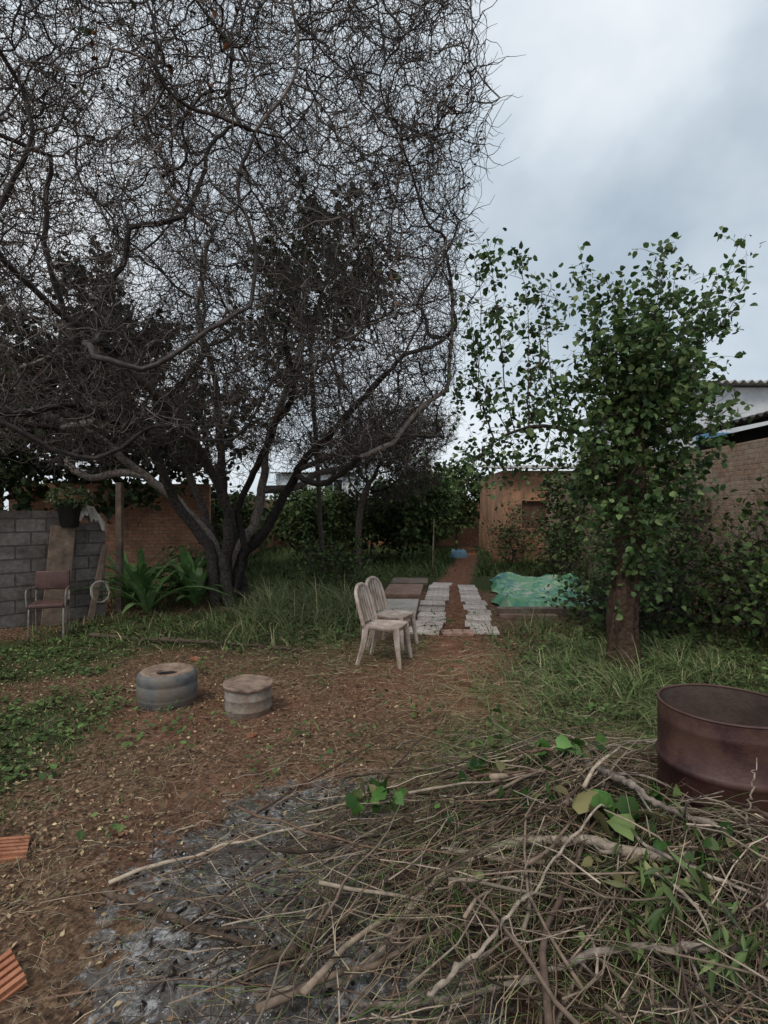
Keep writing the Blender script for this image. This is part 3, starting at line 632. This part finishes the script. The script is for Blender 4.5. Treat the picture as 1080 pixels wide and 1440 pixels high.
# ------------------------------------------------------------ walls and buildings
def wall(name,p0,p1,h,th,m,label,cat='wall',jag=0):
    p0=np.array(p0,float);p1=np.array(p1,float);L=np.linalg.norm(p1-p0);a=math.atan2(*(p1-p0)[::-1]);g=Geo()
    if jag:
        n=int(L/jag)
        for i in range(n):
            hh=h-(R.random()<.35)*.2-(R.random()<.12)*.2
            V,F=box((L*(i+.5)/n,0,hh/2-.05),(L/n,th,hh+.1));g.add(V,[F])
    else:
        V,F=box((L/2,0,h/2-.05),(L,th,h+.1),.01);g.add(V,F)
    return obj(name,g.mesh(name,m,smooth=False),loc=(*p0,0),rz=a,label=label,category=cat)
wall('block_wall',(-6.6,6.75),(-4.62,8.9),1.72,.15,M_block,'unplastered grey concrete block wall with uneven top',jag=.4)
wall('brick_wall',(-8.5,12.3),(-4.05,12.6),2.35,.15,M_brick,'old red clay brick wall behind strap-leaved plants')
wall('brick_wall',(-13,8.0),(-8.6,12.2),2.5,.15,M_brick,'red brick wall behind the concrete block wall')
wall('brick_wall',(-4.9,12.9),(-5.6,27),2.3,.15,M_brick,'long weathered red brick boundary wall')
wall('old_wall',(5.5,1.5),(5.5,18),2.75,.18,M_oldwall,'tall old brick boundary wall with patchy beige plaster')
wall('end_wall',(-5.6,27),(11,27.5),2.3,.18,M_brick,'stained brick wall closing the end of the yard')
wall('low_brick_wall',(3.7,18.4),(6.2,18.4),1.15,.2,M_brick,'low red brick wall at the end of the path')
def corrug(L,D,pitch,amp,th=.012,slope=0):
    n=int(L/pitch*8);x=np.linspace(0,L,n);z=amp*np.sin(x/pitch*2*math.pi)
    ys=np.array([0,D]);V=[]
    for dz in (0,-th):
        for yv in ys: V.append(np.stack([x,np.full(n,yv),z+dz+yv*slope],-1))
    V=np.concatenate(V);j=np.arange(n-1)
    f=lambda a,b:np.stack([a*n+j,a*n+j+1,b*n+j+1,b*n+j],-1)
    return V,[np.concatenate([f(0,1),f(3,2),f(2,0),f(1,3)])]
e=empty('white_building',(7.5,13,0),label='white painted building with corrugated fibre cement roof',category='building')
g=Geo();V,F=box((3.5,4,2.35),(7,8,4.7),.02);g.add(V,F);obj('wall',g.mesh('wall',M_white,smooth=False),parent=e)
g=Geo();V,F=corrug(7.6,8.6,.2,.035,.03,slope=.04);V=V+[-.3,-.3,4.78];g.add(V,F);obj('roof',g.mesh('roof',M_cement),parent=e)
g=Geo();V,F=box((.4,-.03,3.4),(.8,.06,.4));g.add(V,[F],(.1,.3,.5));M_blue=mat_noise('blue_paint',[(.3,(.06,.17,.30)),(.7,(.12,.30,.45))],5,.7,.1);obj('painted_panel',g.mesh('painted_panel',M_blue,smooth=False),parent=e)
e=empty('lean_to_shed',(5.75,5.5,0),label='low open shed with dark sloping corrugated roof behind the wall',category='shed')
g=Geo();V,F=box((1.7,2.6,1.55),(2.6,5,3.1),.01);g.add(V,F);obj('wall',g.mesh('wall',M_dark,smooth=False),parent=e)  # solid near-black box paints the shade under the open shed's roof
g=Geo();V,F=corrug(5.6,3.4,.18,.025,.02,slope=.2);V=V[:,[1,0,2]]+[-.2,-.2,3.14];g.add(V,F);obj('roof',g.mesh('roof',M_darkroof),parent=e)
e=empty('clay_house',(4.3,19.6,0),label='small clay-coloured house with sloping roof and dark doorway',category='house')
g=Geo()
for c,s in [((.35,.1,1.6),(.7,.2,3.2)),((1.15,.1,2.65),(.9,.2,1.1)),((2.9,.1,1.6),(2.6,.2,3.2)),((.1,2.4,1.6),(.2,4.4,3.2)),((4.1,2.4,1.6),(.2,4.4,3.2)),((2.1,4.5,1.6),(3.8,.2,3.2))]:
    V,F=box(c,s);g.add(V,[F])
obj('wall',g.mesh('wall',M_orange,smooth=False),parent=e)
M_doorwood=mat_noise('brown_door',[(.3,(.07,.035,.022)),(.7,(.14,.07,.045))],5,.8,.2,30)
g=Geo();V,F=box((1.15,.16,1.05),(.9,.04,2.1));g.add(V,[F]);obj('door',g.mesh('door',M_doorwood,smooth=False),parent=e)
g=Geo();V,F=corrug(4.8,5.4,.2,.03,slope=.1);V=V+[-.3,-.5,3.25];g.add(V,F);obj('roof',g.mesh('roof',M_cement),parent=e)
e=empty('white_house',(-6.2,31,0),label='white house with window and pale roof beyond the yard',category='house')
g=Geo();V,F=box((2.3,3,1.95),(4.6,6,3.9),.02);g.add(V,F);obj('wall',g.mesh('wall',M_white,smooth=False),parent=e)
ew=empty('window',(3.3,-.03,3.1));ew.parent=e
g=Geo();V,F=box((0,0,0),(1.0,.04,.9));g.add(V,[F]);obj('pane',g.mesh('pane',M_glass,smooth=False),parent=ew)
g=Geo()
for c,s in [((0,-.03,.48),(1.12,.06,.08)),((0,-.03,-.48),(1.12,.06,.08)),((.53,-.03,0),(.07,.06,.88)),((-.53,-.03,0),(.07,.06,.88)),((0,-.035,0),(.05,.05,.88))]:
    V,F=box(c,s);g.add(V,[F])
obj('frame',g.mesh('frame',M_white,smooth=False),parent=ew)
g=Geo();V,F=corrug(5.4,6.8,.2,.03,slope=.06);V=V+[-.4,-.4,3.95];g.add(V,F);obj('roof',g.mesh('roof',M_cement),parent=e)
# ------------------------------------------------------------ objects
def build_chair():
    parts=[]
    g=Geo();n=15;u=np.linspace(-1,1,n);U,W=np.meshgrid(u,u)
    sq=lambda a,b:a*np.sqrt(1-.22*b*b)
    x=sq(U,W)*.215;y=sq(W,U)*.215*(1+.08*U);z=.43-.018*(1-U**2)*(1-W**2)*1.4-.015*np.clip(U-.7,0,1)
    T=np.stack([x,y,z],-1).reshape(-1,3);B=T-[0,0,.012];i=np.arange(n-1)[:,None]*n;j=np.arange(n-1)[None]
    q=np.stack([i+j,i+j+1,i+n+j+1,i+n+j],-1).reshape(-1,4)
    g.add(T,[q]);g.add(B,[q[:,::-1]])
    rim=[k for k in range(n)]+[k*n+n-1 for k in range(1,n)]+[n*(n-1)+k for k in range(n-2,-1,-1)]+[k*n for k in range(n-2,0,-1)]
    rp=T[rim];lo=rp-[0,0,.04];m=len(rim);a=np.arange(m);b=(a+1)%m
    g.add(np.vstack([rp,lo,lo*[.96,.96,1],rp*[.96,.96,1]-[0,0,.002]]),[np.concatenate([np.stack([a,b,b+m,a+m],-1),np.stack([a+m,b+m,b+2*m,a+2*m],-1),np.stack([a+2*m,b+2*m,b+3*m,a+3*m],-1)])])
    parts.append(('seat',g.mesh('seat',M_plastic),(0,0,0)))
    g=Geo()
    arch=spline([(-.19,-.205,.42),(-.23,-.215,.58),(-.285,-.19,.76),(-.31,-.11,.84),(-.315,0,.86),(-.31,.11,.84),(-.285,.19,.76),(-.23,.215,.58),(-.19,.205,.42)],40)
    V,F=tube(arch,.023,8);g.add(V,F)
    for s in np.linspace(-.145,.145,5):
        zt=.84-.9*s*s*1.2
        P=spline([(-.2,s,.455),(-.25,s,.62),(-.305,s,zt)],8);sd=np.array([0,.024,0]);th=np.array([.005,0,.001])
        V=np.stack([P-sd-th,P+sd-th,P+sd+th,P-sd+th],1).reshape(-1,3);i=np.arange(7)[:,None]*4;j=np.arange(4)[None]
        g.add(V,[np.stack([i+j,i+(j+1)%4,i+4+(j+1)%4,i+4+j],-1).reshape(-1,4)])
    P=spline([(-.205,-.2,.465),(-.225,-.1,.465),(-.232,0,.465),(-.225,.1,.465),(-.205,.2,.465)],12);V,F=tube(P,.018,6);g.add(V,F)
    parts.append(('backrest',g.mesh('backrest',M_plastic),(0,0,0)))
    for sx,sy in((1,1),(1,-1),(-1,1),(-1,-1)):
        g=Geo();P=spline([(sx*.175,sy*.185,.425),(sx*.20,sy*.205,.22),(sx*(.235 if sx>0 else .26),sy*.23,0)],8)
        V,F=tube(P,np.linspace(.038,.021,8),4);g.add(V,F);parts.append(('leg',g.mesh('leg',M_plastic,smooth=False),(0,0,0)))
    return parts
cp=build_chair()
for (x,y,a,lab) in [(.02,6.12,-.32,'dirty beige plastic garden chair on bare red soil'),(.12,6.85,-.45,'dirty beige plastic garden chair beside the path slabs')]:
    e=empty('plastic_chair',(x,y,float(gz(x,y))),a,label=lab,category='chair',group='plastic garden chairs by the path')
    for nme,me,l in cp:obj(nme,me,l,parent=e)
M_vinyl=mat_noise('faded_red_vinyl',[(.3,(.06,.03,.027)),(.7,(.13,.07,.06))],8,.6,.2,40)
M_steel=mat_noise('dull_grey_steel',[(.3,(.16,.15,.14)),(.7,(.34,.33,.32))],10,.6,.2,60,stain=(.15,.09,.06),sscale=7)
e=empty('old_chair',(-4.55,7.35,0),-1.2,label='old grey metal chair with faded brown-red pads by the wall',category='chair')
g=Geo();V,F=box((0,0,.45),(.42,.42,.06),.02);g.add(V,F);obj('seat',g.mesh('seat',M_vinyl),parent=e)
g=Geo();V,F=box((-.24,0,.75),(.05,.42,.26),.02);g.add(V,F);obj('backrest',g.mesh('backrest',M_vinyl),parent=e)
g=Geo()
for s in(-.2,.2):
    V,F=tube(spline([(.2,s,0),(.19,s,.4),(0,s,.42),(-.2,s,.44),(-.26,s,.86)],20),.012,6);g.add(V,F)
    V,F=tube(spline([(-.25,s,0),(-.2,s,.42)],6),.012,6);g.add(V,F)
    V,F=tube(spline([(.19,s*1.1,.42),(.2,s*1.15,.64),(0,s*1.15,.67),(-.23,s*1.05,.65)],14),.012,6);g.add(V,F)
obj('frame',g.mesh('frame',M_steel),parent=e)
M_tub=mat_noise('grey_blue_tub',[(.3,(.06,.062,.064)),(.5,(.13,.138,.142)),(.75,(.22,.225,.23))],5,.65,.25,50,stain=(.15,.12,.09),sscale=5)
M_toprust=mat_noise('rusty_top',[(.3,(.09,.055,.04)),(.5,(.26,.18,.135)),(.75,(.42,.33,.26))],9,.8,.5,50)
x,y=-1.93,4.82;e=empty('washing_machine_tub',(x,y,float(gz(x,y))-.01),label='grey metal washing machine tub upside down with central hole',category='tub')
g=Geo();V,F=lathe([(.0,.0),(.225,.0),(.24,.02),(.248,.08),(.25,.085),(.246,.095),(.252,.105),(.252,.2),(.246,.21),(.252,.22),(.25,.27),(.238,.295),(.22,.305)],56,.006,1);g.add(V,[F]);obj('body',g.mesh('body',M_tub),parent=e)
g=Geo();V,F=lathe([(.222,.304),(.212,.312),(.19,.308),(.14,.29),(.105,.286),(.098,.292),(.09,.286),(.088,.22)],56,.012,2);g.add(V,[F]);obj('top_plate',g.mesh('top_plate',M_toprust),parent=e)
g=Geo();V,F=lathe([(.0,.24),(.085,.24),(.0875,.27)],32);g.add(V,[F]);obj('drain_hole',g.mesh('drain_hole',M_dark),parent=e)  # near-black disc, the hole's inner shade put into its colour
M_can=mat_noise('concrete_can',[(.3,(.14,.12,.10)),(.5,(.28,.25,.22)),(.75,(.4,.37,.33))],6,.85,.5,40,stain=(.19,.13,.09),sscale=4)
x,y=-1.17,4.66;e=empty('metal_can',(x,y,float(gz(x,y))-.01),label='round grey can with rusty warped lid used as stool',category='stool')
g=Geo();V,F=lathe([(0,0),(.188,0),(.192,.01),(.195,.06),(.199,.066),(.195,.072),(.197,.15),(.201,.156),(.197,.163),(.198,.252)],56,.006,3);g.add(V,[F]);obj('body',g.mesh('body',M_can),parent=e)
g=Geo();V,F=lathe([(.201,.235),(.209,.238),(.214,.262),(.208,.272),(.196,.262),(.1,.266),(.0,.262)],56,.01,5);V[:,2]+=.007*np.sin(V[:,0]*18)*np.cos(V[:,1]*14);g.add(V,[F]);obj('lid',g.mesh('lid',M_toprust),parent=e)
M_drum=mat_noise('maroon_drum_paint',[(.3,(.022,.008,.008)),(.5,(.05,.016,.016)),(.72,(.085,.03,.026))],4,.55,.25,50,stain=(.085,.042,.03),sscale=4,metal=.0)
M_drumin=mat_noise('dark_drum_inside',[(.3,(.03,.022,.02)),(.6,(.09,.06,.05))],6,.9,.4,50)  # dark brown tone for the inner face of the drum
x,y=1.585,2.5;e=empty('steel_drum',(x,y,-.01),label='open maroon steel drum with rusty rim among cut brush',category='drum')
g=Geo();V,F=lathe([(0,.0),(.28,0),(.286,.01),(.286,.26),(.291,.265),(.296,.28),(.291,.295),(.286,.30),(.286,.55),(.291,.555),(.296,.57),(.291,.585),(.286,.59),(.286,.74),(.289,.75),(.286,.76),(.286,.82)],72,.008,1);g.add(V,[F]);obj('body',g.mesh('body',M_drum),parent=e)
g=Geo();V,F=lathe([(0,.25),(.27,.22),(.281,.25),(.281,.82)],72,.008,1);g.add(V,[F[:,::-1]]);obj('inner_lining',g.mesh('inner_lining',M_drumin),parent=e)
g=Geo();P=[(.2835+.006*math.cos(t),.822+.006*math.sin(t)) for t in np.linspace(0,2*math.pi,9)];V,F=lathe(P,72,.008,1);g.add(V,[F]);obj('rim',g.mesh('rim',M_drum),parent=e)
m,nt,b=newmat('whitewashed_slab_top');tc=N_(nt,'ShaderNodeTexCoord').outputs['Object']
oi=nt.nodes.new('ShaderNodeObjectInfo');va=nt.nodes.new('ShaderNodeVectorMath');va.operation='MULTIPLY_ADD'
cb=nt.nodes.new('ShaderNodeCombineXYZ')
for q_ in range(3): nt.links.new(oi.outputs['Random'],cb.inputs[q_])
nt.links.new(cb.outputs[0],va.inputs[0]);va.inputs[1].default_value=(37,53,11);nt.links.new(tc,va.inputs[2])
br=nt.nodes.new('ShaderNodeTexBrick');nt.links.new(tc,br.inputs['Vector']);br.inputs['Color1'].default_value=(.58,.50,.45,1);br.inputs['Color2'].default_value=(.72,.64,.59,1);br.inputs['Mortar'].default_value=(.26,.17,.13,1)
br.inputs['Scale'].default_value=1;br.inputs['Brick Width'].default_value=.2;br.inputs['Row Height'].default_value=.1;br.inputs['Mortar Size'].default_value=.006
nn=noise(nt,va.outputs[0],6,8,.7)
c=mix(nt,ramp(nt,nn,[(.50,0.0),(.66,.8)]),br.outputs['Color'],(.30,.19,.14));
c=mix(nt,1.0,c,ramp(nt,oi.outputs['Random'],[(0,.7),(1,1.1)]),'MULTIPLY')
nt.links.new(c,b.inputs['Base Color']);b.inputs['Roughness'].default_value=.85;bump(nt,b,nn,.3,.01);M_slab=m
def slab(x,y,sx,sy,h,a,m,name,label,cat,group=None,tilt=.02):
    g=Geo();V,F=box((0,0,h/2),(sx,sy,h),.004);g.add(V,F)
    o=obj(name,g.mesh(name,m,smooth=False),loc=(x,y,float(gz(x,y))+.003),rz=a,label=label,category=cat,group=group)
    o.rotation_euler=(R.normal(0,tilt),R.normal(0,tilt),a);return o
N1=12
for k in range(N1):
    t=(k+.5)/N1;a=-math.atan2(.79,5.25)
    slab(.56+.79*t+R.normal(0,.018),7.5+5.25*t,.45,.432,.026,a+R.normal(0,.025),M_slab,'paving_slab','whitewashed patterned slab laid flat beside red earth path','paving slab','whitewashed slabs edging the path',.006)
N2=11
for k in range(N2):
    t=(k+.5)/N2;a=-math.atan2(.47,4.8)
    slab(1.41+.47*t+R.normal(0,.02),7.55+4.8*t,.39,.43,.026,a+R.normal(0,.025),M_slab,'paving_slab','whitewashed patterned slab laid flat beside red earth path','paving slab','whitewashed slabs edging the path',.006)
M_pinkb=mat_noise('pink_brick',[(.3,(.28,.15,.11)),(.6,(.46,.30,.24))],8,.9,.4,50)
for k in range(3):slab(.88+k*.15,7.56+R.normal(0,.01),.14,.24,.04,R.normal(0,.05),M_pinkb,'brick','pinkish clay brick laid across the path end','brick','loose bricks at the path end')
M_sheet=mat_noise('offwhite_sheet',[(.3,(.38,.35,.31)),(.5,(.52,.49,.45)),(.75,(.6,.57,.53))],3,.7,.2,30,stain=(.36,.3,.25),sscale=3)
M_redb=mat_noise('reddish_board',[(.3,(.17,.09,.065)),(.6,(.31,.19,.15))],6,.8,.3,40)
slab(.1,9.4,.95,1.8,.06,-.1,M_sheet,'flat_board','large off-white board lying on the grass','board',tilt=.008)
slab(.42,11.3,.75,1.3,.06,-.12,M_redb,'flat_board','reddish brown board lying beside the slabs','board',tilt=.012)
slab(.62,12.9,.85,.9,.08,-.1,M_wood,'flat_board','weathered brown board at the end of the slabs','board',tilt=.012)
slab(-.36,10.2,.25,1.3,.05,-.02,M_wood,'flat_board','narrow grey-brown plank beside the pale board','board',tilt=.012)
slab(.1,8.3,.6,.28,.05,.1,M_redb,'flat_board','small reddish board by the plastic chairs','board',tilt=.012)
n=110;u=np.linspace(0,1,n);U,W=np.meshgrid(u,u)
x0=1.9+.17*(W*4.3);x=x0+U*(2.15-.1*W)+.06*np.sin(W*17)+.03*np.sin(W*41);y=8.95+W*4.3+.08*np.sin(U*15)
ed=np.minimum.reduce([U,1-U,W,1-W]);f=np.clip(ed/.07,0,1)
rid=lambda s:1-np.abs(np.sin(s))
z=.03+f*(.12+.06*np.sin(U*7+1)*np.cos(W*6)+.03*np.sin(U*16+W*11)+.035*rid(U*13+4*np.sin(W*7))+.03*rid(W*19-5*np.sin(U*5+1))+.02*rid(U*31+W*27))+R.normal(0,.003,U.shape)
i=np.arange(n-1)[:,None]*n;j=np.arange(n-1)[None];q=np.stack([i+j,i+j+1,i+n+j+1,i+n+j],-1).reshape(-1,4)
m,nt,b=newmat('green_tarpaulin');tc=N_(nt,'ShaderNodeTexCoord').outputs['Object']
c=ramp(nt,noise(nt,tc,2.0,7,.6,1.2),[(.32,(.02,.13,.17)),(.42,(.05,.24,.16)),(.5,(.10,.33,.14)),(.57,(.30,.46,.26)),(.63,(.05,.26,.30)),(.8,(.5,.58,.55))])
c=mix(nt,ramp(nt,noise(nt,tc,3.0,8,.75,.6),[(.56,0.0),(.60,.85)]),c,(.5,.47,.40));nt.links.new(c,b.inputs['Base Color']);b.inputs['Roughness'].default_value=.32
bump(nt,b,noise(nt,tc,18,6,.7,1),.5,.03)
obj('tarpaulin',Geo().add(np.stack([x,y,z],-1),[q]).mesh('tarpaulin',m,off=(1.9,8.95,0)),loc=(1.9,8.95,0),label='crumpled green and blue tarpaulin over low heap',category='tarpaulin')
slab(2.95,8.82,2.2,.2,.12,.03,M_wood,'wooden_plank','long weathered plank along the tarpaulin edge','plank',tilt=.005)
slab(2.3,8.62,.9,.16,.06,-.06,M_redb,'wooden_plank','short reddish plank in front of the tarpaulin','plank',tilt=.01)
g=Geo();V,F=box((0,0,.75),(.34,.03,1.5),.004);g.add(V,F);o=obj('leaning_board',g.mesh('leaning_board',M_wood,smooth=False),loc=(-4.95,8.1,0),rz=.8,label='dark weathered board leaning on the block wall',category='board');o.rotation_euler=(-.12,.12,.8)
for (x,y,h,rx,ry) in [(-5.6,7.55,1.3,-.1,-.2),(-4.62,8.5,1.2,-.1,.22)]:
    g=Geo();V,F=box((0,0,h/2),(.09,.03,h),.004);g.add(V,F);o=obj('leaning_plank',g.mesh('leaning_plank',M_wood,smooth=False),loc=(x,y,0),label='narrow brown plank leaning on the block wall',category='plank');o.rotation_euler=(rx,ry,.8)
g=Geo();V,F=box((0,0,1.1),(.1,.1,2.2),.01);g.add(V,F);obj('wooden_post',g.mesh('wooden_post',M_wood,smooth=False),loc=(-4.5,9.2,0),label='grey wooden post at the wall end',category='post')
e=empty('potted_plant',(-4.9,8.42,1.72),label='dark pot with wilting plant hanging on the wall',category='potted plant')
g=Geo();V,F=lathe([(0,-.25),(.13,-.25),(.17,.1),(.19,.1),(.19,.13),(.16,.13),(.15,.08),(0,.08)],28);g.add(V,[F]);obj('pot',g.mesh('pot',M_dark),parent=e)
g=Geo();nn_=260;p=rv(nn_)*[.3,.25,.16]+[0,0,.2];V,F=leaves(p,rv(nn_),rv(nn_),R.uniform(.04,.1,nn_),LEAF);g.add(V,[F],cols(nn_,7,BG+[(.3,.28,.2)]));obj('foliage',g.mesh('foliage',M_leaf,smooth=False),parent=e)
g=Geo();u=np.linspace(0,1,30);U,W=np.meshgrid(u,u);V=np.stack([(U-.5)*.5,(W-.5)*.3+.03*np.sin(U*11),.06-.7*(U-.4)**2-.8*(W-.5)**2+.04*np.sin(U*19)*np.cos(W*15)+.02*np.sin(U*41+W*20)+R.normal(0,.008,U.shape)],-1);i=np.arange(29)[:,None]*30;j=np.arange(29)[None]
g.add(V,[np.stack([i+j,i+j+1,i+30+j+1,i+30+j],-1).reshape(-1,4)]);obj('pale_cloth',g.mesh('pale_cloth',M_sheet),loc=(-4.76,8.62,1.76),rz=.8,label='crumpled pale cloth draped over the top of the wall',category='cloth')
t=np.linspace(0,2*math.pi*1.9,60);P=np.stack([.13*np.cos(t)+.01*t*.3,.02*np.sin(3*t)-.05,.17*np.sin(t)],-1)
g=Geo();V,F=tube(P,.008,6);g.add(V,F);obj('garden_hose',g.mesh('garden_hose',M_sheet),loc=(-4.5,8.5,.45),rz=.8,label='coiled pale hose hanging by the block wall',category='hose')
g=Geo()
for c,s in [((0,0,.02),(.24,.19,.03))]+[((0,-.07+.035*k,.045),(.24,.022,.03)) for k in range(5)]:
    V,F=box(c,s,.003);g.add(V,F)
M_hb=mat_noise('orange_hollow_brick',[(.3,(.28,.10,.05)),(.6,(.46,.2,.11))],10,.9,.5,60)
me=g.mesh('brick_fragment',M_hb,smooth=False)
for (x,y,a,tx_,ty_,sc) in [(-1.87,2.66,.5,.1,.2,.8),(-1.39,1.9,.9,.3,-.2,.8),(-2.2,6.3,.2,0,.1,.45),(-1.0,4.1,1.2,0,.1,.3)]:
    o=obj('brick_fragment',me,loc=(x,y,float(gz(x,y))+.005),rz=a,label='broken orange ridged hollow brick lying on leaf litter',category='brick',group='broken orange bricks');o.rotation_euler=(tx_,ty_,a);o.scale=(sc,sc,sc)
for (x,y,h) in [(1.45,16,1.5),(2.9,16.5,1.5),(1.3,14.5,1.1)]:
    g=Geo();V,F=tube([(0,0,-.1),(.01,0,h*.5),(.03,.01,h)],[.022,.02,.015],7);g.add(V,F,(.2,.16,.12));obj('wooden_stake',g.mesh('wooden_stake',M_bark),loc=(x,y,0),label='thin upright wooden stake beside the path',category='stake',group='thin stakes beside the path')
g=Geo();u=np.linspace(0,1,24);U,W=np.meshgrid(u,u);ed=np.minimum.reduce([U,1-U,W,1-W]);V=np.stack([U*.6,W*.6,np.clip(ed/.1,0,1)*(.25+.06*np.sin(U*9)*np.cos(W*8))],-1);i=np.arange(23)[:,None]*24;j=np.arange(23)[None]
g.add(V,[np.stack([i+j,i+j+1,i+24+j+1,i+24+j],-1).reshape(-1,4)]);obj('blue_tarpaulin',g.mesh('blue_tarpaulin',mat_noise('blue_plastic',[(.3,(.08,.2,.28)),(.7,(.2,.36,.44))],4,.5,.2)),loc=(2.5,20,0),label='small blue plastic sheet over a heap at path end',category='tarpaulin')
